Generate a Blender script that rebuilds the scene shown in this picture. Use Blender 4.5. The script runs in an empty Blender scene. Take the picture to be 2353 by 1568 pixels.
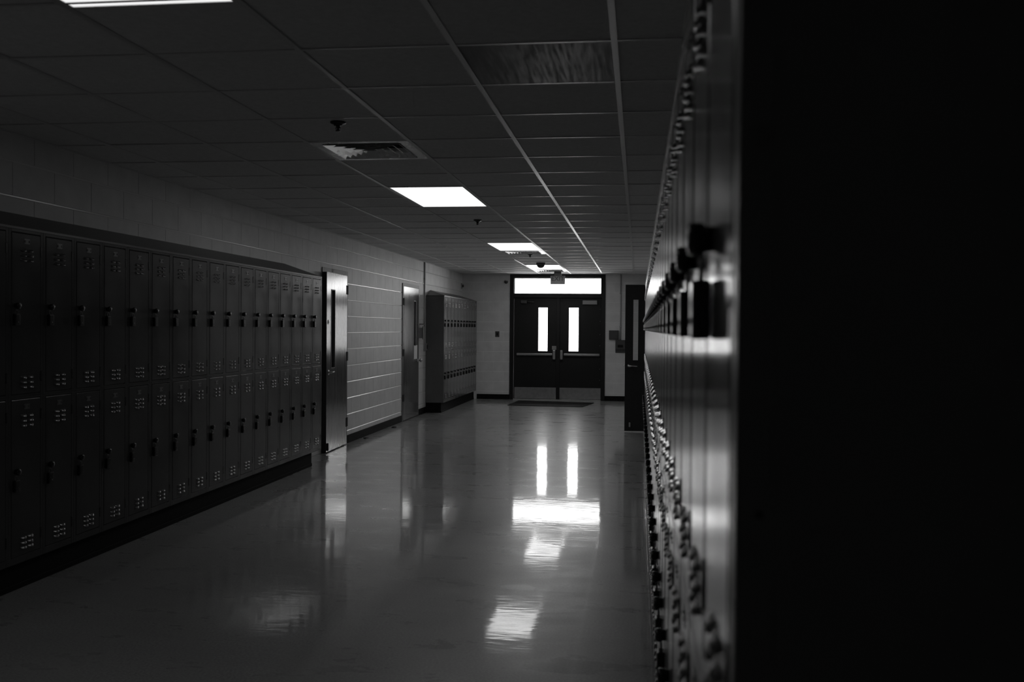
import bpy, bmesh, math, random
from mathutils import Vector, Matrix
random.seed(7)
S = bpy.context.scene
COL = S.collection
PI = math.pi

# ------------------------------------------------------------------ numbers
HC = 1.409                    # camera height
ZC = HC + 1.0735              # ceiling height
YE = 19.234                   # exit wall
XL, XR = -3.5, 0.335          # side walls
YB = -2.5                     # wall behind the camera
T = 0.6096                    # ceiling module
GX, GY = -0.10, 3.0657        # ceiling grid origin

# ------------------------------------------------------------------ materials
def mat(name, base, rough=0.5, metal=0.0, spec=0.5, var=0.0, vscale=8.0, bump=0.0, bscale=60.0,
        rvar=0.0, stretch=(1, 1, 1), coat=0.0):
    m = bpy.data.materials.new(name); m.use_nodes = True
    nt = m.node_tree; n = nt.nodes; l = nt.links
    b = n['Principled BSDF']
    b.inputs['Base Color'].default_value = (base, base, base, 1)
    b.inputs['Roughness'].default_value = rough
    b.inputs['Metallic'].default_value = metal
    b.inputs['Specular IOR Level'].default_value = spec
    b.inputs['Coat Weight'].default_value = coat
    if var or bump or rvar:
        tc = n.new('ShaderNodeTexCoord'); mp = n.new('ShaderNodeMapping')
        mp.inputs['Scale'].default_value = stretch
        l.new(tc.outputs['Object'], mp.inputs['Vector'])
    if var or rvar:
        nz = n.new('ShaderNodeTexNoise'); nz.inputs['Scale'].default_value = vscale
        nz.inputs['Detail'].default_value = 5
        l.new(mp.outputs['Vector'], nz.inputs['Vector'])
        if var:
            r = n.new('ShaderNodeMapRange')
            r.inputs['From Min'].default_value = 0.3; r.inputs['From Max'].default_value = 0.7
            r.inputs['To Min'].default_value = base * (1 - var); r.inputs['To Max'].default_value = base * (1 + var)
            l.new(nz.outputs['Fac'], r.inputs['Value']); l.new(r.outputs['Result'], b.inputs['Base Color'])
        if rvar:
            r = n.new('ShaderNodeMapRange')
            r.inputs['From Min'].default_value = 0.3; r.inputs['From Max'].default_value = 0.7
            r.inputs['To Min'].default_value = max(0.02, rough * (1 - rvar)); r.inputs['To Max'].default_value = rough * (1 + rvar)
            l.new(nz.outputs['Fac'], r.inputs['Value']); l.new(r.outputs['Result'], b.inputs['Roughness'])
    if bump:
        nb = n.new('ShaderNodeTexNoise'); nb.inputs['Scale'].default_value = bscale; nb.inputs['Detail'].default_value = 3
        l.new(mp.outputs['Vector'], nb.inputs['Vector'])
        bp = n.new('ShaderNodeBump'); bp.inputs['Strength'].default_value = 1.0; bp.inputs['Distance'].default_value = bump
        l.new(nb.outputs['Fac'], bp.inputs['Height']); l.new(bp.outputs['Normal'], b.inputs['Normal'])
    return m

def emis(name, strength):
    m = bpy.data.materials.new(name); m.use_nodes = True
    n = m.node_tree.nodes; n.clear()
    e = n.new('ShaderNodeEmission'); e.inputs['Strength'].default_value = strength
    o = n.new('ShaderNodeOutputMaterial'); m.node_tree.links.new(e.outputs[0], o.inputs[0])
    return m

def glass(name, gloss=0.08, tint=0.95):
    m = bpy.data.materials.new(name); m.use_nodes = True
    n = m.node_tree.nodes; l = m.node_tree.links; n.clear()
    t = n.new('ShaderNodeBsdfTransparent'); t.inputs[0].default_value = (tint, tint, tint, 1)
    g = n.new('ShaderNodeBsdfGlossy'); g.inputs['Roughness'].default_value = 0.02
    f = n.new('ShaderNodeFresnel'); f.inputs['IOR'].default_value = 1.5
    x = n.new('ShaderNodeMixShader'); o = n.new('ShaderNodeOutputMaterial')
    l.new(f.outputs[0], x.inputs[0]); l.new(t.outputs[0], x.inputs[1]); l.new(g.outputs[0], x.inputs[2]); l.new(x.outputs[0], o.inputs[0])
    return m

def floor_mat():
    m = bpy.data.materials.new('waxed vinyl tile'); m.use_nodes = True
    nt = m.node_tree; n = nt.nodes; l = nt.links; b = n['Principled BSDF']
    tc = n.new('ShaderNodeTexCoord')
    # speckle
    sp = n.new('ShaderNodeTexNoise'); sp.inputs['Scale'].default_value = 90; sp.inputs['Detail'].default_value = 4
    l.new(tc.outputs['Object'], sp.inputs['Vector'])
    big = n.new('ShaderNodeTexNoise'); big.inputs['Scale'].default_value = 0.9; big.inputs['Detail'].default_value = 3
    l.new(tc.outputs['Object'], big.inputs['Vector'])
    br = n.new('ShaderNodeTexBrick')
    br.offset = 0.0
    for k, v in {'Scale': 1.0, 'Mortar Size': 0.0, 'Mortar Smooth': 0.2, 'Brick Width': 0.2965, 'Row Height': 0.2965}.items():
        br.inputs[k].default_value = v
    br.inputs['Color1'].default_value = (1, 1, 1, 1); br.inputs['Color2'].default_value = (.93, .93, .93, 1); br.inputs['Mortar'].default_value = (.9, .9, .9, 1)
    l.new(tc.outputs['Object'], br.inputs['Vector'])
    r1 = n.new('ShaderNodeMapRange'); r1.inputs['From Min'].default_value = .3; r1.inputs['From Max'].default_value = .7
    r1.inputs['To Min'].default_value = FLOOR_A * 0.72; r1.inputs['To Max'].default_value = FLOOR_A * 1.28
    l.new(sp.outputs['Fac'], r1.inputs['Value'])
    mx = n.new('ShaderNodeMix'); mx.data_type = 'RGBA'; mx.blend_type = 'MULTIPLY'; mx.inputs['Factor'].default_value = 1
    l.new(r1.outputs['Result'], mx.inputs[6]); l.new(br.outputs['Color'], mx.inputs[7])
    l.new(mx.outputs[2], b.inputs['Base Color'])
    # worn wax: roughness varies
    st = n.new('ShaderNodeMapping'); st.inputs['Scale'].default_value = (1.4, 3.0, 1)
    l.new(tc.outputs['Object'], st.inputs['Vector'])
    wn = n.new('ShaderNodeTexNoise'); wn.inputs['Scale'].default_value = 1.6; wn.inputs['Detail'].default_value = 6; wn.inputs['Roughness'].default_value = .65
    l.new(st.outputs['Vector'], wn.inputs['Vector'])
    r2 = n.new('ShaderNodeMapRange'); r2.inputs['From Min'].default_value = .3; r2.inputs['From Max'].default_value = .7
    r2.inputs['To Min'].default_value = 0.22; r2.inputs['To Max'].default_value = 0.42
    l.new(wn.outputs['Fac'], r2.inputs['Value']); l.new(r2.outputs['Result'], b.inputs['Roughness'])
    b.inputs['IOR'].default_value = 1.5
    b.inputs['Specular IOR Level'].default_value = 0.3
    b.inputs['Coat Weight'].default_value = 0.85; b.inputs['Coat IOR'].default_value = 1.5
    r3 = n.new('ShaderNodeMapRange'); r3.inputs['From Min'].default_value = .35; r3.inputs['From Max'].default_value = .75
    r3.inputs['To Min'].default_value = 0.03; r3.inputs['To Max'].default_value = 0.11
    l.new(wn.outputs['Fac'], r3.inputs['Value']); l.new(r3.outputs['Result'], b.inputs['Coat Roughness'])
    # very slight unevenness, tile to tile
    un = n.new('ShaderNodeTexNoise'); un.inputs['Scale'].default_value = 1.5; un.inputs['Detail'].default_value = 2
    l.new(tc.outputs['Object'], un.inputs['Vector'])
    sm = n.new('ShaderNodeMapping'); sm.inputs['Scale'].default_value = (8, 26, 1); l.new(tc.outputs['Object'], sm.inputs['Vector'])
    fi = n.new('ShaderNodeTexNoise'); fi.inputs['Scale'].default_value = 1; fi.inputs['Detail'].default_value = 1
    l.new(sm.outputs['Vector'], fi.inputs['Vector'])
    ad = n.new('ShaderNodeMath'); ad.operation = 'MULTIPLY_ADD'; ad.inputs[1].default_value = 0.17
    l.new(fi.outputs['Fac'], ad.inputs[0]); l.new(un.outputs['Fac'], ad.inputs[2])
    bp = n.new('ShaderNodeBump'); bp.inputs['Strength'].default_value = 1; bp.inputs['Distance'].default_value = 0.0016
    l.new(ad.outputs[0], bp.inputs['Height']); l.new(bp.outputs['Normal'], b.inputs['Normal']); l.new(bp.outputs['Normal'], b.inputs['Coat Normal'])
    return m

FLOOR_A = 0.34
M = {}
M['floor'] = floor_mat()
M['block'] = mat('painted block', 0.68, 0.46, spec=.36, var=.09, vscale=5, bump=.0006, bscale=120)
M['mortar'] = mat('painted mortar joint', 0.85, 0.22, spec=.6)
M['plaster'] = mat('pale bounce paint', 0.55, 0.6, var=.1)  # tone raised so the unseen rear wall bounces light onto the near end
M['tile'] = mat('ceiling tile', 0.74, 0.9, spec=.2, var=.06, vscale=40, bump=.0008, bscale=180)
M['tbar'] = mat('ceiling grid paint', 0.62, 0.3, spec=.6)
M['enamel'] = mat('locker enamel', 0.08, 0.185, spec=.42, var=.08, vscale=4, bump=.0003, bscale=7, rvar=.3)
M['enamel_worn'] = mat('worn locker enamel', 0.065, 0.20, spec=.24, var=.1, vscale=4, bump=.0003, bscale=7, rvar=.25)
M['enamel_louvre'] = mat('polished louvre enamel', 0.10, 0.11, spec=.8)
M['enamel_side'] = mat('locker side enamel', 0.12, 0.35, spec=.4, var=.1, vscale=4)
M['hood'] = mat('hood enamel', 0.05, 0.3, spec=.4, var=.1, vscale=3)
M['black'] = mat('black vinyl base', 0.005, 0.7, spec=.1)
M['knob'] = mat('black plastic', 0.006, 0.25, spec=.5)
M['plate'] = mat('number plate', 0.11, 0.3)
M['chrome'] = mat('chrome', 0.6, 0.18, metal=1)
M['dullmetal'] = mat('brushed steel', 0.42, 0.38, metal=1, var=.12, vscale=14, rvar=.2)
M['wood'] = mat('varnished wood', 0.10, 0.15, spec=.36, var=.2, vscale=5, stretch=(6, 6, .4), bump=.00012, bscale=14, rvar=.15)
M['steelframe'] = mat('door frame paint', 0.11, 0.45, spec=.25, var=.08)
M['blackdoor'] = mat('black door paint', 0.010, 0.45, spec=.3, var=.15, vscale=3)
M['darkdoor'] = mat('dark door paint', 0.022, 0.4, spec=.35, var=.12, vscale=3)
M['darkmetal'] = mat('dark brushed panel', 0.025, 0.45, metal=0, spec=.05, var=.5, vscale=9, stretch=(9, .6, 1), rvar=.25)
M['vent'] = mat('satin aluminium', 0.7, 0.26, metal=.75, rvar=.3, var=.15, vscale=6)
M['darkbox'] = mat('dark fitting', 0.05, 0.4, var=.1)
M['greybox'] = mat('grey fitting', 0.3, 0.4)
M['paper'] = mat('paper', 0.75, 0.8, var=.06, vscale=60)
M['mat'] = mat('ribbed rubber mat', 0.012, 0.8, spec=.2, bump=.003, bscale=120, stretch=(1, .05, 1))
M['darkglass'] = mat('dark glass', 0.004, 0.06, spec=.5)
M['sign'] = mat('sign face', 0.24, 0.45, var=.12, vscale=30)
M['signtext'] = mat('sign letters', 0.05, 0.5)
M['glass'] = glass('clear glass')
M['conduit'] = mat('painted conduit', 0.32, 0.4)
M['scuff'] = mat('sticker', 0.09, 0.6)
M['scrap'] = mat('dirt scrap', 0.02, 0.8)
M['hole'] = mat('hole', 0.002, 0.9)

# ------------------------------------------------------------------ mesh helpers
def bx(bm, x0, x1, y0, y1, z0, z1, bev=0.0, seg=1):
    vs = [bm.verts.new((x, y, z)) for x in (x0, x1) for y in (y0, y1) for z in (z0, z1)]
    fs = []
    for q in ((0, 1, 3, 2), (4, 6, 7, 5), (0, 4, 5, 1), (2, 3, 7, 6), (0, 2, 6, 4), (1, 5, 7, 3)):
        fs.append(bm.faces.new([vs[i] for i in q]))
    if bev:
        es = list({e for f in fs for e in f.edges})
        bmesh.ops.bevel(bm, geom=es, offset=bev, segments=seg, affect='EDGES', profile=.5)

def quad(bm, *p):
    return bm.faces.new([bm.verts.new(q) for q in p])

def lathe(bm, prof, c, axis='z', n=20, smooth=True):
    """prof: list of (radius, height along axis)"""
    c = Vector(c); rings = []
    def pt(r, h, a):
        u, v = r * math.cos(a), r * math.sin(a)
        return c + (Vector((u, v, h)) if axis == 'z' else Vector((h, u, v)) if axis == 'x' else Vector((v, h, u)))
    for r, h in prof:
        if r < 1e-6: rings.append([bm.verts.new(pt(0, h, 0))])
        else: rings.append([bm.verts.new(pt(r, h, 2 * PI * k / n)) for k in range(n)])
    for a, b in zip(rings, rings[1:]):
        for k in range(n):
            k2 = (k + 1) % n
            if len(a) == 1 and len(b) == 1: continue
            if len(a) == 1: f = [a[0], b[k], b[k2]]
            elif len(b) == 1: f = [a[k2], a[k], b[0]]
            else: f = [a[k], a[k2], b[k2], b[k]]
            fc = bm.faces.new(f); fc.smooth = smooth
    for r in (rings[0], rings[-1]):
        if len(r) > 1: bm.faces.new(r)

def tube(bm, pts, r, n=8):
    pts = [Vector(p) for p in pts]; rings = []
    for i, p in enumerate(pts):
        d = (pts[min(i + 1, len(pts) - 1)] - pts[max(i - 1, 0)]).normalized()
        a = d.cross(Vector((0.31, 0.87, 0.17))).normalized(); b = d.cross(a)
        rings.append([bm.verts.new(p + r * (math.cos(2 * PI * k / n) * a + math.sin(2 * PI * k / n) * b)) for k in range(n)])
    for a, b in zip(rings, rings[1:]):
        for k in range(n):
            f = bm.faces.new([a[k], a[(k + 1) % n], b[(k + 1) % n], b[k]]); f.smooth = True
    bm.faces.new(rings[0]); bm.faces.new(rings[-1])

def obj(name, bm, m, parent=None, loc=None):
    me = bpy.data.meshes.new(name)
    bmesh.ops.recalc_face_normals(bm, faces=bm.faces)
    bm.to_mesh(me); bm.free()
    me.materials.append(m)
    o = bpy.data.objects.new(name, me); COL.objects.link(o)
    if parent: o.parent = parent
    if loc: o.location = loc
    return o

def NB(): return bmesh.new()

def boxobj(name, dims, m, parent=None, bev=0.0, seg=1):
    bm = NB(); bx(bm, *dims, bev=bev, seg=seg); return obj(name, bm, m, parent)

def tag(o, label, cat, group=None, kind=None):
    o['label'] = label; o['category'] = cat
    if group: o['group'] = group
    if kind: o['kind'] = kind
    return o

def thing(name, label, cat, loc=(0, 0, 0), rz=0, group=None, kind=None):
    o = bpy.data.objects.new(name, None); COL.objects.link(o)
    o.location = loc; o.rotation_euler = (0, 0, rz); o.empty_display_size = .1
    return tag(o, label, cat, group, kind)

def copy_tree(o, parent=None):
    c = o.copy(); COL.objects.link(c)
    if parent: c.parent = parent
    for ch in list(o.children): copy_tree(ch, c)
    return c

def local(o, loc):
    """shift the vertices so that the object's origin sits at loc"""
    o.data.transform(Matrix.Translation(-Vector(loc))); o.location = loc; return o

# ------------------------------------------------------------------ room shell
tag(boxobj('floor', (XL - .3, 1.1, YB, YE + .02, -.05, 0), M['floor']), 'glossy waxed vinyl floor running the length of the hallway', 'floor', kind='structure')

def block_wall(name, m, plane, a0, a1, z1, holes, along, depth=.004, bw=.3985, rh=.1975, phase=0.0, jw=.004, z_off=-.05):
    """raked-joint block wall; plane coordinate and direction: along 'y' (faces +x) or 'x' (faces -y)"""
    bm = NB()
    def P(a, z, d):
        return (plane - d, a, z) if along == 'y' else (a, plane + d, z)
    def cut(a, b, za, zb):
        rects = [(a, b, za, zb)]
        for h0, h1, g0, g1 in holes:
            out = []
            for (p, q, r, s) in rects:
                if q <= h0 or p >= h1 or s <= g0 or r >= g1: out.append((p, q, r, s)); continue
                if p < h0: out.append((p, h0, r, s))
                if q > h1: out.append((h1, q, r, s))
                if r < g0: out.append((max(p, h0), min(q, h1), r, g0))
                if s > g1: out.append((max(p, h0), min(q, h1), g1, s))
            rects = out
        return rects
    for p, q, r, s in cut(a0, a1, 0, z1): quad(bm, P(p, r, depth), P(q, r, depth), P(q, s, depth), P(p, s, depth)).material_index = 1
    k = 0; z = z_off
    while z < z1:
        za, zb = max(z + jw * .8, 0), min(z + rh - jw * .8, z1)
        a = a0 - bw + phase + (bw / 2 if k % 2 else 0)
        while a < a1:
            p, q = max(a + jw * .3, a0), min(a + bw - jw * .3, a1)
            if q - p > .02 and zb - za > .01:
                for (p2, q2, r2, s2) in cut(p, q, za, zb):
                    if q2 - p2 < .012 or s2 - r2 < .012: continue
                    ct, cb, cs = depth * 1.7, depth * .7, depth * .5     # upper chamfer widened so joints show as lit lines, lower one narrow
                    o4 = [(p2, r2), (q2, r2), (q2, s2), (p2, s2)]
                    i4 = [(p2 + cs, r2 + cb), (q2 - cs, r2 + cb), (q2 - cs, s2 - ct), (p2 + cs, s2 - ct)]
                    ov = [bm.verts.new(P(x, y, depth)) for x, y in o4]; iv = [bm.verts.new(P(x, y, 0)) for x, y in i4]
                    bm.faces.new(iv)
                    for i in range(4):
                        fc = bm.faces.new([ov[i], ov[(i + 1) % 4], iv[(i + 1) % 4], iv[i]])
                        if i % 2 == 0: fc.material_index = 1
            a += bw
        z += rh; k += 1
    o = obj(name, bm, m); o.data.materials.append(M['mortar']); return o

ZT = ZC + .12
D1 = (10.55, 11.46, 0, 2.065)   # wooden door openings in the left wall
D2 = (14.27, 15.30, 0, 2.06)
w = block_wall('wall_left', M['block'], XL, YB, YE + .06, ZT, [D1, D2], 'y', phase=.23, z_off=.1575 - .1975)
bm = bmesh.new(); bm.from_mesh(w.data)
for h in (D1, D2):  # closed dark recess behind each door
    y0, y1, z0, z1 = h; xa, xb = XL - .004, XL - .25
    quad(bm, (xb, y0, z0), (xb, y1, z0), (xb, y1, z1), (xb, y0, z1))
    quad(bm, (xa, y0, z0), (xb, y0, z0), (xb, y0, z1), (xa, y0, z1)); quad(bm, (xa, y1, z0), (xb, y1, z0), (xb, y1, z1), (xa, y1, z1))
    quad(bm, (xa, y0, z1), (xb, y0, z1), (xb, y1, z1), (xa, y1, z1))
bm.to_mesh(w.data); bm.free()
tag(w, 'painted concrete block wall with two wooden doors in it', 'wall', kind='structure')
EXH = (-2.53, -.655, 0, 2.478)
w = block_wall('wall_back', M['block'], YE, XL - .06, .9, ZT, [EXH], 'x', depth=.0015, jw=.003, phase=.1, z_off=.1575 - .1975)
tag(w, 'painted block end wall around the exit doors', 'wall', kind='structure')
bm = NB()
quad(bm, (XR, YB, 0), (XR, 11.7, 0), (XR, 11.7, ZT), (XR, YB, ZT))
tag(obj('wall_right', bm, M['block']), 'wall behind the close row of glossy lockers', 'wall', kind='structure')
bm = NB()
quad(bm, (XR, 11.7, 0), (.74, 11.7, 0), (.74, 11.7, ZT), (XR, 11.7, ZT))
quad(bm, (.74, 11.7, 0), (.74, YE, 0), (.74, YE, ZT), (.74, 11.7, ZT))
tag(obj('wall_right', bm, M['block']), 'recessed wall past the close lockers where the dark door hangs', 'wall', kind='structure')
bm = NB(); quad(bm, (XL, YB, 0), (1, YB, 0), (1, YB, ZT), (XL, YB, ZT))
tag(obj('wall_front', bm, M['plaster']), 'unseen pale wall closing the hallway behind the viewer', 'wall', kind='structure')

# ceiling tiles, one quad per bay, with openings for lights and vents
LIGHTS = [(-3, -2, 0), (-3, 7, 9), (-3, 15, 17), (-3, 22, 24)]         # column, first row, last row
VENTS = [(-3, 4), (-3, 17), (-3, 24)]
PANEL = (-1, 1)
skip = {(c, r) for c, a, b in LIGHTS for r in range(a, b)} | set(VENTS) | {PANEL}
bm = NB(); r0 = int((YB - GY) / T) - 1
ng = NB()
cols = range(-6, 3); rows = range(r0, 28)
for c in cols:
    for r in rows:
        x0, x1 = max(GX + c * T, XL - .02), min(GX + (c + 1) * T, 1.0)
        y0, y1 = max(GY + r * T, YB), min(GY + (r + 1) * T, YE + .01)
        if x1 - x0 < .01 or y1 - y0 < .01: continue
        if (c, r) in skip: continue
        dz = random.uniform(.004, .007); tx = random.uniform(-.0015, .0015); ty = random.uniform(-.0015, .0015)
        quad(bm, (x0, y0, ZC + dz - tx), (x1, y0, ZC + dz + tx + ty), (x1, y1, ZC + dz + tx), (x0, y1, ZC + dz - tx - ty))
bx(bm, XL - .02, 1.0, YB, YE + .1, ZT - .005, ZT + .02)
tag(obj('ceiling', bm, M['tile']), 'suspended ceiling of pale square acoustic tiles', 'ceiling', kind='structure')
bm = NB()
for c in range(-5, 3):
    x = GX + c * T
    if XL < x < .73: bx(bm, x - .012, x + .012, YB, YE, ZC, ZC + .012)
for c in cols:
    x0, x1 = max(GX + c * T + .012, XL), min(GX + (c + 1) * T - .012, .74)
    if x1 < x0: continue
    for r in rows:
        y = GY + r * T
        if not (YB < y < YE): continue
        if any(c == lc and a < r < b for lc, a, b in LIGHTS): continue
        bx(bm, x0, x1, y - .008, y + .008, ZC + .0015, ZC + .0115)
bx(bm, XL, XL + .022, YB, YE, ZC + .0005, ZC + .012); bx(bm, XL, .74, YE - .022, YE, ZC + .0005, ZC + .012)
tag(obj('trim_1', bm, M['tbar']), 'metal grid of thin bars holding the ceiling tiles', 'ceiling grid', kind='structure')

def baseboard(name, dims, label):
    return tag(boxobj(name, dims, M['black'], bev=.003), label, 'baseboard', kind='structure')
baseboard('baseboard_left', (XL, XL + .012, 11.49, 14.24, 0, .098), 'black rubber baseboard between the two wooden doors')
baseboard('baseboard_left.001', (XL, XL + .012, 15.33, 15.90, 0, .098), 'black rubber baseboard between narrow wooden door and short locker row')
baseboard('baseboard_back', (-3.19, -2.53, YE - .012, YE, 0, .098), 'black rubber baseboard between short locker row and exit doors')
baseboard('baseboard_back.001', (-.655, .74, YE - .012, YE, 0, .098), 'black rubber baseboard under the wall boxes beside the exit')

# ------------------------------------------------------------------ lights in the ceiling
LS = [0.9, 1.8, 2.6, 3.2]
LLAB = ['bright ceiling light panel above the long locker row, cut by the frame edge',
        'bright ceiling light panel just past the first air vent',
        'bright ceiling light panel with a vent and sprinkler just beyond it',
        'bright ceiling light panel next to the dark dome above the exit approach']
for i, (c, a, b) in enumerate(LIGHTS):
    x0, x1 = GX + c * T + .012, GX + (c + 1) * T - .012
    y0, y1 = GY + a * T + .008, GY + b * T - .008
    if i == 0: y1 += .055
    t = thing('ceiling_light', LLAB[i], 'ceiling light', ((x0 + x1) / 2, (y0 + y1) / 2, ZC), group='ceiling light panels')
    X, Y = (x1 - x0) / 2, (y1 - y0) / 2
    bm = NB(); fw = .010
    for d in ((-X, -X + fw, -Y, Y), (X - fw, X, -Y, Y), (-X + fw, X - fw, -Y, -Y + fw), (-X + fw, X - fw, Y - fw, Y)):
        bx(bm, *d, 0.001, .02)
    obj('frame', bm, M['tbar'], t)
    boxobj('diffuser', (-X + fw, X - fw, -Y + fw, Y - fw, .004, .015), emis('lamp diffuser %d' % i, LS[i]), t)

# ------------------------------------------------------------------ air vents
VL = ['square louvred air vent between a sprinkler and the second ceiling light',
      'square air vent just past the third ceiling light', 'square air vent in front of the exit sign']
t0 = None
for i, (c, r) in enumerate(VENTS):
    loc = (GX + (c + .5) * T, GY + (r + .5) * T, ZC)
    if t0 is None:
        t0 = t = thing('ceiling_vent', VL[0], 'air vent', loc, group='ceiling air vents')
        R = T / 2 - .012
        bm = NB()
        inner = .235
        for d in ((-R, -inner, -R, R), (inner, R, -R, R), (-inner, inner, -R, -inner), (-inner, inner, inner, R)):
            bx(bm, *d, .0, .006)
        obj('frame', bm, M['vent'], t)
        bm = NB()
        for k in range(5):
            a = inner - .003 - k * .047; b = a - .040
            if b < .006: b = .006
            za, zb = -.006, .022
            o4 = [(-a, -a), (a, -a), (a, a), (-a, a)]; i4 = [(-b, -b), (b, -b), (b, b), (-b, b)]
            for j in range(4):
                p, q = o4[j], o4[(j + 1) % 4]; p2, q2 = i4[j], i4[(j + 1) % 4]
                quad(bm, (*p, za), (*q, za), (*q2, zb), (*p2, zb))
                quad(bm, (*p, za), (*q, za), (*q, za + .003), (*p, za + .003))
        obj('louvre', bm, M['vent'], t)
        boxobj('duct', (-inner, inner, -inner, inner, .06, .065), M['hole'], t)
    else:
        t = copy_tree(t0); t.location = loc; t['label'] = VL[i]

# dark panel in one bay
c, r = PANEL
bm = NB(); bx(bm, GX + c * T + .013, GX + (c + 1) * T - .013, GY + r * T + .009, GY + (r + 1) * T - .009, ZC + .002, ZC + .012, bev=.001)
tag(obj('ceiling_panel', bm, M['darkmetal']), 'dark brushed metal panel filling one ceiling bay', 'ceiling panel')

# sprinklers
SPL = ['dark sprinkler head ahead of the first air vent', 'dark sprinkler head just past the second ceiling light',
       'dark sprinkler head just past the third ceiling light and vent', 'small sprinkler head directly over the exit sign']
SP = [(-1.575, 4.985), (-1.60, 9.62), (-1.565, 14.05), (-1.55, 18.38)]
t0 = None
for i, (x, y) in enumerate(SP):
    if t0 is None:
        t0 = t = thing('sprinkler', SPL[0], 'sprinkler', (x, y, ZC), group='ceiling sprinklers')
        bm = NB(); lathe(bm, [(0, .004), (.041, .004), (.042, -.002), (.038, -.006), (.024, -.010), (.022, -.016), (0, -.018)], (0, 0, 0), n=24)
        obj('escutcheon', bm, M['knob'], t)
        bm = NB(); lathe(bm, [(0, -.015), (.011, -.016), (.010, -.028), (.006, -.032), (.006, -.040), (0, -.041)], (0, 0, 0), n=14)
        for s in (-1, 1): tube(bm, [(s * .009, 0, -.02), (s * .013, 0, -.032), (s * .004, 0, -.044)], .002, 6)
        obj('nozzle', bm, M['knob'], t)
        bm = NB(); lathe(bm, [(0, -.042), (.014, -.042), (.014, -.0445), (0, -.046)], (0, 0, 0), n=16)
        obj('deflector', bm, M['knob'], t)
    else:
        t = copy_tree(t0); t.location = (x, y, ZC); t['label'] = SPL[i]

t = thing('dome_camera', 'dark dome hanging under the ceiling before the last light', 'dome', (-1.60, 15.95, ZC))
bm = NB(); lathe(bm, [(0, .001), (.075, .0), (.075, -.028), (.068, -.034), (0, -.034)], (0, 0, 0), n=28); obj('base', bm, M['darkbox'], t)
bm = NB(); lathe(bm, [(.064, -.030), (.060, -.050), (.046, -.068), (.024, -.079), (0, -.082)], (0, 0, 0), n=28); obj('dome_cover', bm, M['darkbox'], t)

# ------------------------------------------------------------------ exit sign
t = thing('exit_sign', 'square exit sign hanging from the ceiling in front of the transom window', 'exit sign', (-1.513, 18.30, ZC))
boxobj('sign_box', (-.136, .136, -.02, .02, -.240, -.080), M['sign'], t, bev=.004, seg=2)
boxobj('mount', (-.066, .066, -.03, .03, -.080, 0.002), M['darkbox'], t, bev=.003)
cu = bpy.data.curves.new('letters', 'FONT'); cu.body = 'EXIT'; cu.size = .118; cu.align_x = 'CENTER'; cu.align_y = 'CENTER'; cu.extrude = .0012; cu.offset = .002
tmp = bpy.data.objects.new('tmp_text', cu); COL.objects.link(tmp)
dg = bpy.context.evaluated_depsgraph_get(); me = bpy.data.meshes.new_from_object(tmp.evaluated_get(dg))
bpy.data.objects.remove(tmp)
me.materials.clear(); me.materials.append(M['signtext']); me.name = 'lettering'
me.transform(Matrix.Translation((0, -.0212, -.140)) @ Matrix.Rotation(PI / 2, 4, 'X'))
o = bpy.data.objects.new('lettering', me); COL.objects.link(o); o.parent = t

# ------------------------------------------------------------------ lockers
PITCH, DW, DEP = .2965, .246, .26
ORD = ['', 'first', 'second', 'third', 'fourth', 'fifth', 'sixth', 'seventh', 'eighth', 'ninth', 'tenth', 'eleventh', 'twelfth', 'thirteenth',
       'fourteenth', 'fifteenth', 'sixteenth', 'seventeenth', 'eighteenth', 'nineteenth', 'twentieth']
def ordinal(n):
    if n <= 20: return ORD[n]
    tens = {2: ('twentieth', 'twenty'), 3: ('thirtieth', 'thirty'), 4: ('fortieth', 'forty')}[n // 10]
    return tens[0] if n % 10 == 0 else tens[1] + '-' + ORD[n % 10]

def louvre(bm, y, z, w=.050, h=.0145, d=.0095):
    na, nb = 14, 4; g = []
    for a in range(na + 1):
        u = -math.cos(PI * a / na); row = []
        e = math.sqrt(max(0, 1 - abs(u) ** 2.2))
        for b in range(nb + 1):
            v = b / nb
            row.append(bm.verts.new((d * e * (1 - (1 - v) ** 2.5), y + u * w / 2, z + h / 2 - h * v * (0.55 + .45 * e))))
        row.append(bm.verts.new((0.0002, y + u * w / 2, z + h / 2 - h * (0.55 + .45 * e) + .001)))
        g.append(row)
    for a in range(na):
        for b in range(nb + 1):
            f = bm.faces.new([g[a][b], g[a + 1][b], g[a + 1][b + 1], g[a][b + 1]]); f.smooth = b < nb; f.material_index = 1

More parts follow.
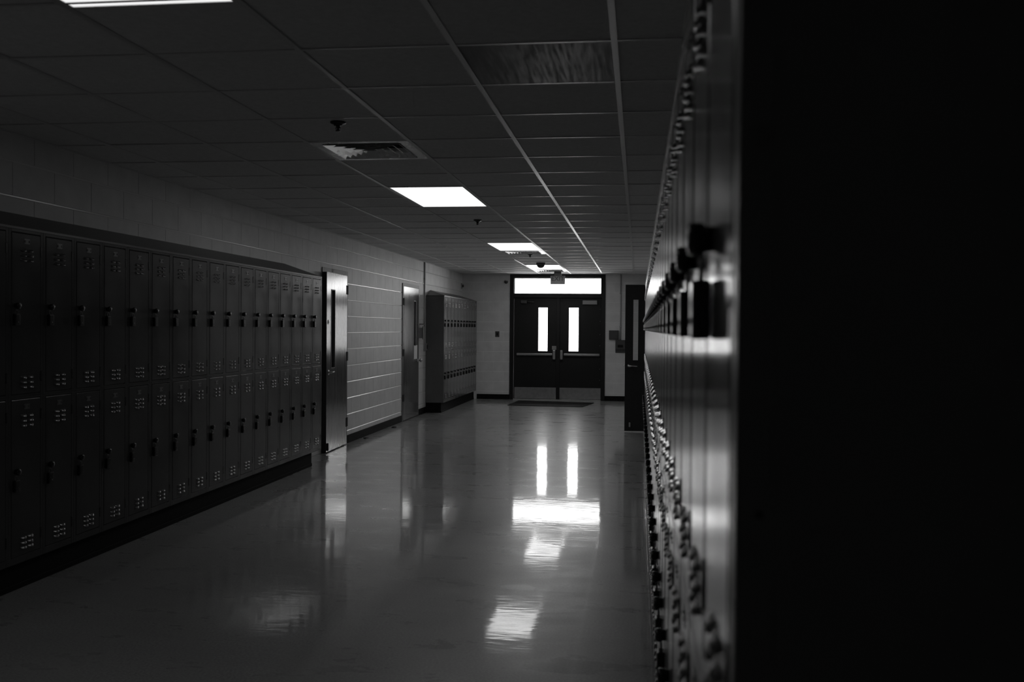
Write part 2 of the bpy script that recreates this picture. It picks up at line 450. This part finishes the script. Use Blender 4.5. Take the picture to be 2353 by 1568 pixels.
def make_locker(zc0, zc1, zd0, zd1, zk):
    """local frame: x out of the wall, y to the viewer's right, z up; origin at the cell's bottom centre of the face"""
    t = bpy.data.objects.new('locker', None); COL.objects.link(t); t.empty_display_size = .1
    zc1, zd0, zd1, zk = zc1 - zc0, zd0 - zc0, zd1 - zc0, zk - zc0
    H = PITCH / 2 - .0003; g = .0035; D = DW / 2
    bm = NB()
    bx(bm, -DEP, -.018, -H, H, 0, zc1)
    fx0, fx1 = -.018, -.001
    bx(bm, fx0, fx1, -H, -D - g, 0, zc1, bev=.0012); bx(bm, fx0, fx1, D + g, H, 0, zc1, bev=.0012)
    bx(bm, fx0, fx1, -D - g, D + g, 0, zd0 - g, bev=.0012); bx(bm, fx0, fx1, -D - g, D + g, zd1 + g, zc1, bev=.0012)
    obj('cabinet', bm, M['enamel'], t)
    bm = NB()
    bx(bm, -.0165, .0, -D, D, zd0, zd1, bev=.0028, seg=2)
    for k in range(3):
        for s in (-1, 1):
            louvre(bm, .004 + s * .029, zd1 - .088 - k * .026)
            louvre(bm, .004 + s * .029, zd0 + .087 - k * .026)
    dr = obj('door', bm, M['enamel'], t); dr.data.materials.append(M['enamel_louvre'])
    bm = NB(); bx(bm, 0, .0014, -.020, .028, zd1 - .034, zd1 - .026, bev=.0005); bx(bm, 0, .0014, -.020, .028, zd1 - .054, zd1 - .046, bev=.0005)
    bx(bm, 0, .0011, -.008, .016, zd1 - .046, zd1 - .034)
    for y in (-.015, .023): lathe(bm, [(.0035, .0005), (.003, .003), (0, .0034)], (0, y, zd1 - .040), 'x', 8)
    obj('number_plate', bm, M['plate'], dr)
    ky = -D + .031
    bm = NB()
    lathe(bm, [(.0135, -.002), (.0135, .007), (.0155, .008), (.0170, .010), (.0172, .020), (.0155, .0242), (.010, .0256), (0, .026)], (0, ky, zk), 'x', 24)
    obj('handle', bm, M['knob'], dr)
    for zz in (zd1 - .115, zd0 + .06):
        bm = NB(); bx(bm, -.012, .0022, D - .001, D + .010, zz, zz + .055, bev=.001)
        obj('hinge', bm, M['knob'], t)
    return t

def make_padlock():
    t = bpy.data.objects.new('padlock', None); COL.objects.link(t); t.empty_display_size = .05
    bm = NB(); bx(bm, .0008, .021, -.0205, .0205, -.031, .031, bev=.004, seg=2)
    lathe(bm, [(.0045, .0205), (.0045, .0218), (0, .022)], (0, 0, -.012), 'x', 10)
    obj('lock_body', bm, M['knob'], t)
    bm = NB(); r = .010
    tube(bm, [(.010, -r, .028), (.010, -r, .042)] + [(.010, -r * math.cos(a), .042 + r * math.sin(a)) for a in [PI * k / 8 for k in range(1, 8)]] + [(.010, r, .042), (.010, r, .028)], .0026, 8)
    obj('shackle', bm, M['darkbox'], t)
    return t

ZCELL = {'upper': (1.027, 1.912, 1.042, 1.892, 1.508), 'lower': (.145, 1.027, .185, 1.012, .634)}
proto = {}; lock0 = None
def bank(face, rz, centres, name, numf, dz=0.0):
    """centres: along-hall cell centres; numf(i, tier) gives (locker label, padlock label)"""
    global lock0
    for i, y in enumerate(centres):
        for tier in ('upper', 'lower'):
            z = ZCELL[tier]
            if tier not in proto: t = proto[tier] = make_locker(*z)
            else:
                t = copy_tree(proto[tier])
                for ch in t.children:
                    for sl in ch.material_slots: sl.link = 'DATA'
            t.location = (face, y, z[0] + dz); t.rotation_euler = (0, 0, rz)
            ll, pl = numf(i, tier)
            if name == 'long locker row':
                for ch in t.children:
                    if ch.name.split('.')[0] in ('door', 'cabinet'):
                        ch.material_slots[0].link = 'OBJECT'; ch.material_slots[0].material = M['enamel_worn']
            tag(t, ll, 'locker', '%s lockers of the %s' % (tier, name))
            if lock0 is None: p = lock0 = make_padlock()
            else: p = copy_tree(lock0)
            s = 1 if rz == 0 else -1
            p.location = (face, y - s * (DW / 2 - .031 + .008), z[4] - .073 + dz); p.rotation_euler = (0, 0, rz)
            tag(p, pl, 'padlock', 'padlocks on the %s row of the %s' % (tier, name))

FL, FR, FF = -3.24, .0745, -3.19       # faces of the three banks
NL = 18
cl = [4.841 + PITCH * (i - 1) for i in range(NL)]
bank(FL, 0, cl, 'long locker row', lambda i, tier: (
    'dark %s locker, %s column from the ajar wooden door, in the long row' % (tier, ordinal(NL - i)),
    'black padlock on the %s %s locker from the ajar wooden door' % (ordinal(NL - i), tier)))
NR = 36
cr = [.9395 + PITCH * i for i in range(NR)]
bank(FR, PI, cr, 'close glossy locker row', lambda i, tier: (
    'glossy %s locker, %s from the big dark end panel, in the close row' % (tier, ordinal(i + 1)),
    'black padlock on the %s glossy %s locker from the big dark end panel' % (ordinal(i + 1), tier)), -.005)
NF = 11; DZ = .022
cf = [15.90 + PITCH * (i + .5) for i in range(NF)]
bank(FF, 0, cf, 'short locker row', lambda i, tier: (
    'grey %s locker, %s column from the narrow wooden door, in the short row' % (tier, ordinal(i + 1)),
    'black padlock on the %s %s locker of the short row by the exit' % (ordinal(i + 1), tier)), DZ)

def hood(name, face, wall, y0, y1, hip0, hip1, label, zf=1.912, zb=2.036):
    s = 1 if face > wall else -1
    f = face + s * .003
    P = [(f, y0, zf), (f, y1, zf), (wall, y1, zf), (wall, y0, zf), (f, y0, zf + .012), (f, y1, zf + .012), (wall, y1 - 0, zf + .012), (wall, y0, zf + .012), (wall, y0 + hip0, zb), (wall, y1 - hip1, zb)]
    bm = NB(); v = [bm.verts.new(p) for p in P]
    for q in ((0, 1, 2, 3), (0, 1, 5, 4), (1, 2, 6, 5), (0, 3, 7, 4), (4, 5, 9, 8), (5, 6, 9), (4, 7, 8), (2, 3, 7, 8, 9, 6)):
        bm.faces.new([v[i] for i in q])
    return tag(obj(name, bm, M['hood']), label, 'locker top')
YL0, YL1 = cl[0] - PITCH / 2, cl[-1] + PITCH / 2
YR0, YR1 = .757, cr[-1] + PITCH / 2
YF0, YF1 = 15.90, 15.90 + NF * PITCH
hood('locker_hood', FL, XL + .003, YL0, YL1, 0.0, .38, 'long sloping dark metal top over the long locker row')
hood('locker_hood', FR, XR - .003, YR0, YR1, 0.0, .3, 'sloping metal top over the close glossy locker row')
hood('locker_hood', FF, XL + .003, YF0 - .012, YF1, .34, .3, 'sloping grey metal top over the short locker row by the exit', 1.912 + DZ, 2.046)
def plinth(face, wall, y0, y1, label, inset=.035, h=.144):
    s = 1 if face > wall else -1
    x0, x1 = sorted((wall, face - s * inset))
    bm = NB(); bx(bm, x0, x1, y0, y1, 0, h, bev=.002)
    bx(bm, *(sorted((face - s * inset, face - s * (inset - .006)))), y0, y1, 0, .03, bev=.002)
    return tag(obj('locker_plinth', bm, M['black']), label, 'plinth')
plinth(FL, XL + .003, YL0, YL1 - .20, 'black base under the long locker row', .03)
plinth(FR, XR - .003, YR0 + .01, YR1, 'black base under the close glossy locker row', .035, .139)
plinth(FF, XL + .003, YF0 + .01, YF1 - .01, 'black base under the short locker row by the exit', .05, .144 + DZ)

t = thing('locker_end_panel', 'very dark metal end panel of the close locker row', 'end panel', (0, .757, 0))
boxobj('panel', (FR - .0005, XR, 0, .033, .145, 1.912), M['enamel_side'], t, bev=.002, seg=2)
boxobj('seam', (FR + .026, FR + .0285, -.0012, .002, .147, 1.910), M['enamel_side'], t, bev=.0005)
bm = NB()
n = 22; vs = []
for k in range(n):
    a = 2 * PI * k / n; rr = 1 + .12 * math.sin(3 * a + 1) + .05 * math.sin(5 * a)
    vs.append((FR + .0155 + .0095 * rr * math.cos(a), 0, 1.555 + .0105 * rr * math.sin(a)))
f0 = [bm.verts.new((x, -.0001, z)) for x, y, z in vs]; f1 = [bm.verts.new((x, -.0007, z)) for x, y, z in vs]
bm.faces.new(f1)
for k in range(n): bm.faces.new([f0[k], f0[(k + 1) % n], f1[(k + 1) % n], f1[k]])
obj('sticker', bm, M['scuff'], t)
bm = NB(); lathe(bm, [(0, .001), (.003, .0005), (.003, -.0008), (0, -.001)], (FR + .0175, 0, 1.269), 'y', 14); obj('screw_hole', bm, M['hole'], t)  # black disc stands in for the dark inside a hole
t = thing('locker_end_panel', 'dark side panel of the short locker row facing the camera', 'end panel', (0, YF0, 0))
boxobj('panel', (XL, FF - .001, -.012, -.0006, .145 + DZ, 1.912 + DZ), M['enamel_side'], t, bev=.002)
t = thing('locker_end_panel', 'dark side panel of the long locker row next to the ajar door', 'end panel', (0, YL1, 0))
boxobj('panel', (XL, FL - .001, .0006, .012, .145, 1.912), M['enamel_side'], t, bev=.002)

# ------------------------------------------------------------------ wooden doors in the left wall
def frame_side(name, y0, y1, zt, fw, label, proud=.02, fw2=None):
    """steel frame around an opening in the left wall; outer size given"""
    bm = NB(); x0, x1 = XL - .14, XL + proud
    bx(bm, x0, x1, y0, y0 + fw, 0, zt, bev=.002); fw2 = fw2 or fw; bx(bm, x0, x1, y1 - fw2, y1, 0, zt, bev=.002); bx(bm, x0, x1, y0 + fw, y1 - fw2, zt - fw, zt, bev=.002)
    return tag(obj(name, bm, M['steelframe']), label, 'door frame', kind='structure')

def leaf_with_lite(W, Ht, th, lite, z0=0.012):
    """leaf slab in local coords: y from 0 to W, x from -th to 0 (0 = face seen), with a hole lite=(y0,y1,z0,z1)"""
    a0, a1, b0, b1 = lite; bm = NB()
    for d in ((0, a0, z0, Ht), (a1, W, z0, Ht), (a0, a1, z0, b0), (a0, a1, b1, Ht)):
        bx(bm, -th, 0, d[0], d[1], d[2], d[3])
    bmesh.ops.remove_doubles(bm, verts=bm.verts, dist=1e-5)
    # drop inner duplicate faces
    seen = {}
    for f in list(bm.faces):
        k = tuple(sorted(v.index for v in f.verts))
    return bm

def stop_frame(a0, a1, b0, b1, w, th0, th1):
    bm = NB()
    bx(bm, th0, th1, a0 - w, a0, b0 - w, b1 + w); bx(bm, th0, th1, a1, a1 + w, b0 - w, b1 + w)
    bx(bm, th0, th1, a0, a1, b0 - w, b0); bx(bm, th0, th1, a0, a1, b1, b1 + w)
    return bm

frame_side('trim_2', 10.52, 11.475, 2.078, .05, 'painted metal frame around the ajar wooden door', .008, .10)
# door 1: hinge at the far side, standing slightly open into the hall
W1 = .86; piv = Vector((XL - .012, 11.365, 0)); ang = math.radians(2.0)
t = thing('door_1', 'tall varnished wooden door standing ajar beside the long locker row', 'door', piv, ang, kind='structure')
th = .045
L1 = (-W1 + .185, -W1 + .325, .95, 1.825)
bm = NB()
for d in ((-W1, L1[0], .012, 2.022), (L1[1], 0, .012, 2.022), (L1[0], L1[1], .012, L1[2]), (L1[0], L1[1], L1[3], 2.022)):
    bx(bm, .0, th, *d)
obj('leaf', bm, M['wood'], t)
bm = NB(); bx(bm, .001, th - .001, -W1 - .0015, -W1 - .0001, .012, 2.022); obj('edge_shade', bm, M['blackdoor'], t)  # black sheet on the free edge stands in for its backlit shade
obj('lite_frame', stop_frame(*L1, .010, th - .002, th + .004), M['steelframe'], t)
boxobj('pane', (th * .4, th * .5, *L1), M['darkglass'], t)
for z in (.215, 1.005, 1.80): boxobj('hinge', (th - .03, th + .0045, -.03, .045, z, z + .108), M['black'], t, bev=.002)
bm = NB(); ly = -W1 + .065
lathe(bm, [(0, th), (.030, th), (.030, th + .006), (.024, th + .010), (.011, th + .012), (.011, th + .045), (0, th + .046)], (0, ly, .90), 'x', 20)
tube(bm, [(th + .040, ly, .90), (th + .044, ly + .03, .902), (th + .044, ly + .10, .900)], .008, 10)
obj('lever_handle', bm, M['chrome'], t)
bm = NB(); lathe(bm, [(0, th), (.022, th), (.021, th + .003), (.018, th + .004), (0, th + .004)], (0, ly - .005, 1.468), 'x', 20)
cyl = obj('lock_cylinder', bm, M['knob'], t)
bm = NB(); lathe(bm, [(.015, th + .0035), (.016, th + .006), (.019, th + .005), (.021, th + .002)], (0, ly - .005, 1.458), 'x', 20)
obj('ring', bm, M['chrome'], cyl)
bm = NB(); bx(bm, th, th + .018, -W1 + .01, -W1 + .05, .025, .115, bev=.012, seg=3); obj('door_holder', bm, M['black'], t)
t.scale = (1, 1, 1)
# reflection painted as a small pale triangular tab on the frame head above
bm = NB()
v = [(XL + .0078, 10.86, 2.074), (XL + .0078, 10.95, 2.074), (XL + .0078, 10.87, 2.034)]
a = [bm.verts.new(p) for p in v]; b = [bm.verts.new((x + .003, y, z)) for x, y, z in v]
bm.faces.new(a); bm.faces.new(b)
for i in range(3): bm.faces.new([a[i], a[(i + 1) % 3], b[(i + 1) % 3], b[i]])
tag(obj('frame_glint', bm, M['paper']), 'small pale triangular tab of painted reflection on the frame over the ajar door', 'glint')

frame_side('trim_3', 14.245, 15.335, 2.075, .045, 'painted metal frame around the closed wooden door', .012)
t = thing('door_2', 'closed wooden door with a pale paper notice, before the short locker row', 'door', (XL - .030, 14.292, 0), 0, kind='structure')
W2 = .996
L2 = (.66, .79, 1.13, 1.82)
bm = NB()
for d in ((0, L2[0], .012, 2.026), (L2[1], W2, .012, 2.026), (L2[0], L2[1], .012, L2[2]), (L2[0], L2[1], L2[3], 2.026)):
    bx(bm, 0, th, *d)
obj('leaf', bm, M['wood'], t)
obj('lite_frame', stop_frame(*L2, .010, th - .002, th + .004), M['darkbox'], t)
boxobj('pane', (th * .4, th * .5, *L2), M['darkglass'], t)
for z in (.30, .98, 1.745): boxobj('hinge', (th - .02, th + .005, -.03, .055, z, z + .105), M['black'], t, bev=.002)
bm = NB()
lathe(bm, [(0, th), (.030, th), (.028, th + .008), (.012, th + .012), (.012, th + .034), (.024, th + .040), (.030, th + .052), (.027, th + .066), (.014, th + .073), (0, th + .074)], (0, W2 - .055, .89), 'x', 20)
obj('door_knob', bm, M['chrome'], t)
# paper notice hangs on door 2
bm = NB(); bx(bm, XL + .0155, XL + .0167, 14.98, 15.20, .915, 1.13)
tag(obj('paper_notice', bm, M['paper']), 'pale paper notice taped above the knob of the closed door', 'notice')

# ------------------------------------------------------------------ fittings on the left wall past door 2
t = thing('light_switch', 'pale switch box with dark slot at the end of a conduit', 'switch', (XL, 15.86, 1.09))
boxobj('box', (0, .03, -.05, .05, -.06, .06), M['greybox'], t, bev=.004, seg=2); boxobj('toggle', (.028, .036, -.014, .014, -.032, .032), M['hole'], t, bev=.002)
bm = NB(); tube(bm, [(XL + .012, 15.73, ZC), (XL + .012, 15.73, 1.6), (XL + .012, 15.73, 1.04)], .011, 10)
bx(bm, XL, XL + .028, 15.715, 15.745, 1.02, 1.06, bev=.004)
for z in (1.5, 2.2): bx(bm, XL, XL + .026, 15.712, 15.748, z, z + .02, bev=.002)
tag(obj('conduit', bm, M['conduit']), 'thin vertical conduit from ceiling down the block wall by the short lockers', 'conduit')
t = thing('wall_plaque', 'dark plaque on a bracket beside the closed wooden door', 'plaque', (XL, 15.44, 1.34))
boxobj('plate', (.055, .065, -.055, .055, -.12, .09), M['darkbox'], t, bev=.003)
boxobj('backing', (0, .056, -.035, .035, -.10, .07), M['greybox'], t, bev=.003)
bm = NB(); tube(bm, [(.0, -.03, .125), (.06, -.03, .125), (.06, .05, .125)], .007, 8); tube(bm, [(.06, .05, .15), (.06, .05, .09)], .006, 8); obj('bracket', bm, M['darkbox'], t)
# alarm horn in the corner
t = thing('wall_horn', 'small round fitting high in the corner above the short locker row', 'fitting', (XL, 19.14, 2.245))
boxobj('base', (0, .02, -.035, .035, -.055, .055), M['greybox'], t, bev=.004); bm = NB(); lathe(bm, [(0, .02), (.03, .02), (.026, .045), (0, .05)], (0, 0, 0), 'x', 16); obj('lens', bm, M['darkbox'], t)

# ------------------------------------------------------------------ exit doors
YD = YE + .035
bm = NB()
fx0, fx1 = -2.535, -.650; jw = .078
y0, y1 = YE - .02, YE + .11
bx(bm, fx0, fx0 + jw, y0, y1, 0, 2.4815, bev=.002); bx(bm, fx1 - jw, fx1, y0, y1, 0, 2.4815, bev=.002)
bx(bm, fx0 + jw, fx1 - jw, y0, y1, 2.413, 2.4815, bev=.002); bx(bm, fx0 + jw, fx1 - jw, y0, y1, 2.02, 2.094, bev=.002)
bx(bm, -1.608, -1.543, YE + .0, y1, 0.0, 2.02, bev=.002)
tag(obj('trim_4', bm, M['blackdoor']), 'black metal frame and centre post around the double exit doors', 'door frame', kind='structure')
t = thing('window_1', 'wide bright transom window over the exit doors', 'window', (0, YE, 0), kind='structure')
bm = NB(); a0, a1, b0, b1 = fx0 + jw, fx1 - jw, 2.094, 2.413
for d in ((a0, a0 + .012, b0, b1), (a1 - .012, a1, b0, b1), (a0 + .012, a1 - .012, b0, b0 + .012), (a0 + .012, a1 - .012, b1 - .012, b1)):
    bx(bm, d[0], d[1], .02, .06, d[2], d[3])
obj('window_frame', bm, M['blackdoor'], t)
boxobj('pane', (a0 + .012, a1 - .012, .036, .042, b0 + .012, b1 - .012), M['glass'], t)

def exit_leaf(name, x0, x1, lx0, lx1, label, latch_x, bar0, bar1, kick0, kick1):
    t = thing(name, label, 'door', (0, YD, 0), kind='structure')
    z0, z1 = .012, 2.022; b0, b1 = .962, 1.828
    bm = NB()
    for d in ((x0, lx0, z0, z1), (lx1, x1, z0, z1), (lx0, lx1, z0, b0), (lx0, lx1, b1, z1)): bx(bm, d[0], d[1], 0, .045, d[2], d[3])
    obj('leaf', bm, M['blackdoor'], t)
    bm = NB(); w = .012
    for d in ((lx0 - w, lx0 + .004, b0 - w, b1 + w), (lx1 - .004, lx1 + w, b0 - w, b1 + w), (lx0, lx1, b0 - w, b0 + .004), (lx0, lx1, b1 - .004, b1 + w)):
        bx(bm, d[0], d[1], -.006, .05, d[2], d[3])
    obj('lite_frame', bm, M['blackdoor'], t)
    boxobj('pane', (lx0, lx1, .02, .026, b0, b1), M['glass'], t)
    bm = NB(); bx(bm, kick0, kick1, -.002, 0, .02, .243, bev=.0008); obj('kick_plate', bm, M['dullmetal'], t)
    bar = boxobj('push_bar', (bar0, bar1, -.062, -.018, .876, .920), M['dullmetal'], t, bev=.006, seg=2)
    for x in (bar0 + .02, bar1 - .06):
        boxobj('bracket', (x, x + .04, -.03, 0.001, .874, .922), M['darkbox'], bar, bev=.002)
    bm = NB(); bx(bm, latch_x - .028, latch_x + .028, -.07, 0.001, .80, .985, bev=.010, seg=3); obj('latch_case', bm, M['dullmetal'], t)
    return t
t = exit_leaf('door_3', -2.455, -1.600, -1.974, -1.783, 'black exit door leaf with an extra square plate above its latch', -1.652, -2.395, -1.682, -2.44, -1.612)
boxobj('strike_plate', (-1.697, -1.607, -.012, 0.001, .992, 1.068), M['dullmetal'], t, bev=.003)
bm = NB(); bx(bm, -2.32, -2.20, -.055, 0.001, 1.905, 1.965, bev=.004); tube(bm, [(-2.20, -.045, 1.935), (-2.05, -.05, 1.93)], .010, 8); obj('door_closer', bm, M['darkbox'], t)
t = exit_leaf('door_4', -1.553, -.730, -1.369, -1.172, 'black exit door leaf with a pale closer box at its top', -1.505, -1.46, -.758, -1.54, -.712 - .02)
boxobj('door_closer', (-1.095, -.812, -.06, 0.001, 1.890, 1.968), M['greybox'], t, bev=.004, seg=2)
for z in (.40, .62, 1.08, 1.30, 1.56, 1.80):
    bm = NB(); lathe(bm, [(0, 0.001), (.005, .0), (.004, -.003), (0, -.004)], (-.752, 0, z), 'y', 8); obj('leak_dot', bm, M['dullmetal'], t)  # metal dots stand in for daylight leaking past the leaf
boxobj('trim_5', (-2.457, -.728, YE - .06, YE + .10, -.001, .011), M['dullmetal'], bev=.003)
tag(bpy.data.objects['trim_5'], 'low metal threshold strip under the exit doors', 'threshold', kind='structure')
# floor mat
bm = NB()
P = [(-2.36, 17.66), (-.985, 17.62), (-.83, 18.62), (-2.30, 18.86)]
lo = [bm.verts.new((x, y, .0005)) for x, y in P]; hi = [bm.verts.new((x, y, .010)) for x, y in P]
bm.faces.new(hi); bm.faces.new(lo)
es = [bm.faces.new([lo[i], lo[(i + 1) % 4], hi[(i + 1) % 4], hi[i]]) for i in range(4)]
tag(obj('floor_mat', bm, M['mat']), 'flat black doormat lying in front of the exit doors', 'doormat')

# ------------------------------------------------------------------ things on the exit wall
t = thing('wall_camera', 'small round camera high on the wall beside the exit', 'security camera', (-2.615, YE, 2.333))
bm = NB(); lathe(bm, [(0, .0), (.038, 0), (.038, -.02), (.02, -.028), (0, -.03)], (0, 0, 0), 'y', 18); obj('base', bm, M['greybox'], t)
bm = NB(); lathe(bm, [(0, -.02), (.024, -.028), (.031, -.045), (.028, -.064), (.014, -.074), (0, -.075)], (0.006, 0, -.012), 'y', 18); obj('eyeball', bm, M['darkbox'], t)
t = thing('wall_switch', 'small dark wall plate between short lockers and exit doors', 'switch', (-2.786, YE, 1.292))
boxobj('plate', (-.042, .042, -.008, 0, -.058, .058), M['darkbox'], t, bev=.003); boxobj('rocker', (-.012, .012, -.014, -.006, -.025, .025), M['knob'], t, bev=.002)
t = thing('wall_panel_box', 'flat dark square box on the wall beside the exit', 'wall box', (-.481, YE, 1.295))
boxobj('case', (-.094, .094, -.04, 0, -.090, .090), M['darkbox'], t, bev=.005, seg=2)
boxobj('cover', (-.080, .080, -.046, -.038, -.076, .076), M['darkbox'], t, bev=.003)
t = thing('wall_alarm', 'dark box with a sloping base at the end of the conduit', 'alarm box', (-.352, YE, 1.085))
bm = NB()
prof = [(0, .112), (-.085, .112), (-.085, -.06), (-.05, -.112), (0, -.14)]
a = [bm.verts.new((-.095, y, z)) for y, z in prof]; b = [bm.verts.new((.095, y, z)) for y, z in prof]
bm.faces.new(a); bm.faces.new(b)
for i in range(5): bm.faces.new([a[i], a[(i + 1) % 5], b[(i + 1) % 5], b[i]])
obj('case', bm, M['darkbox'], t); boxobj('handle', (-.05, .05, -.098, -.083, -.03, .02), M['knob'], t, bev=.004)
bm = NB(); tube(bm, [(-.352, YE - .014, ZC), (-.352, YE - .014, 1.8), (-.352, YE - .014, 1.197)], .0125, 10)
for z in (1.45, 2.1): bx(bm, -.374, -.330, YE - .028, YE, z, z + .02, bev=.002)
tag(obj('conduit', bm, M['conduit']), 'thin vertical conduit from the ceiling to the dark alarm box', 'conduit')

# ------------------------------------------------------------------ open door past the close lockers
t = thing('door_5', 'dark door standing wide open behind the close locker row', 'door', (0, 13.492, 0), kind='structure')
x0, x1 = -.183, .735; lx0, lx1, b0, b1 = -.073, -.006, .985, 1.815
bm = NB()
for d in ((x0, lx0, .012, 2.02), (lx1, x1, .012, 2.02), (lx0, lx1, .012, b0), (lx0, lx1, b1, 2.02)): bx(bm, d[0], d[1], 0, .045, d[2], d[3])
obj('leaf', bm, M['darkdoor'], t)
bm = NB(); w = .01
for d in ((lx0 - w, lx0, b0 - w, b1 + w), (lx1, lx1 + w, b0 - w, b1 + w), (lx0, lx1, b0 - w, b0), (lx0, lx1, b1, b1 + w)): bx(bm, d[0], d[1], -.004, .049, d[2], d[3])
obj('lite_frame', bm, M['darkdoor'], t)
boxobj('pane', (lx0, lx1, .02, .025, b0, b1), M['glass'], t)
bm = NB(); lathe(bm, [(0, 0), (.028, 0), (.028, -.006), (.012, -.010), (.011, -.05), (0, -.051)], (x0 + .06, 0, .905), 'y', 18)
tube(bm, [(x0 + .06, -.045, .905), (x0 + .10, -.048, .907), (x0 + .17, -.048, .903)], .008, 8)
lathe(bm, [(0, .045), (.028, .045), (.028, .051), (.012, .055), (.011, .095), (0, .096)], (x0 + .06, 0, .905), 'y', 18)
tube(bm, [(x0 + .06, .09, .905), (x0 + .0, .093, .907), (x0 - .03, .093, .906)], .008, 8)
obj('lever_handle', bm, M['chrome'], t)
bm = NB(); bx(bm, x0 + .06, x0 + .085, -.03, .001, .07, .13, bev=.006, seg=2); obj('door_stop', bm, M['greybox'], t)
for z in (.25, 1.0, 1.75): boxobj('hinge', (x1 - .02, x1 + .004, -.006, .03, z, z + .1), M['knob'], t)

# ------------------------------------------------------------------ scraps by the baseboard
def scrap(x, y, s, seed, label):
    rnd = random.Random(seed); bm = NB()
    bmesh.ops.create_icosphere(bm, subdivisions=2, radius=1)
    for v in bm.verts:
        k = 1 + rnd.uniform(-.3, .3); v.co = Vector((v.co.x * s * k, v.co.y * s * 1.7 * k, max(v.co.z, -.3) * s * .35 * k + s * .12))
    lo = min(v.co.z for v in bm.verts)
    for v in bm.verts: v.co += Vector((x, y, -lo + .0003))
    tag(obj('crumpled_scrap', bm, M['scrap']), label, 'scrap')
scrap(-3.40, 13.40, .035, 1, 'dark crumpled scrap lying by the baseboard near the closed door')
scrap(-3.415, 12.03, .03, 2, 'dark crumpled scrap lying by the baseboard midway between the doors')

# ------------------------------------------------------------------ daylight
wd = bpy.data.worlds.new('overcast'); S.world = wd; wd.use_nodes = True
bg = wd.node_tree.nodes['Background']; bg.inputs[0].default_value = (1, 1, 1, 1); bg.inputs[1].default_value = 7.0
def portal(x0, x1, z0, z1):
    ld = bpy.data.lights.new('daylight_portal', 'AREA'); ld.shape = 'RECTANGLE'; ld.size = x1 - x0; ld.size_y = z1 - z0
    ld.cycles.is_portal = True
    o = bpy.data.objects.new('daylight_portal', ld); COL.objects.link(o)
    o.location = ((x0 + x1) / 2, YE + .115, (z0 + z1) / 2); o.rotation_euler = (-PI / 2, 0, 0)
portal(-2.46, -.72, 2.09, 2.42); portal(-1.975, -1.78, .96, 1.83); portal(-1.37, -1.17, .96, 1.83)

# ------------------------------------------------------------------ camera
f, yaw, pitch, roll = 2246.14, .12873, -.01292, .0077
cy, sy = math.cos(yaw), math.sin(yaw)
fwd = Vector((-sy * math.cos(pitch), cy * math.cos(pitch), math.sin(pitch)))
r0 = Vector((cy, sy, 0)); u0 = r0.cross(fwd)
rr = r0 * math.cos(roll) + u0 * math.sin(roll); uu = -r0 * math.sin(roll) + u0 * math.cos(roll)
cam = bpy.data.cameras.new('camera'); co = bpy.data.objects.new('camera', cam); COL.objects.link(co)
mw = Matrix((rr, uu, -fwd)).transposed().to_4x4(); mw.translation = (0, 0, HC); co.matrix_world = mw
cam.sensor_fit = 'HORIZONTAL'; cam.sensor_width = 36; cam.lens = f / 2353 * 36
cam.clip_start = .01
cam.dof.use_dof = True; cam.dof.focus_distance = 14; cam.dof.aperture_fstop = 5.0
S.camera = co
S.view_settings.view_transform = 'Standard'
S.view_settings.look = 'None'
S.view_settings.exposure = 0
S.view_settings.gamma = 1.2
S.cycles.use_denoising = True
S.cycles.max_bounces = 10; S.cycles.diffuse_bounces = 5; S.cycles.glossy_bounces = 6; S.cycles.transparent_max_bounces = 12
S.cycles.sample_clamp_indirect = 6
S.cycles.caustics_reflective = True
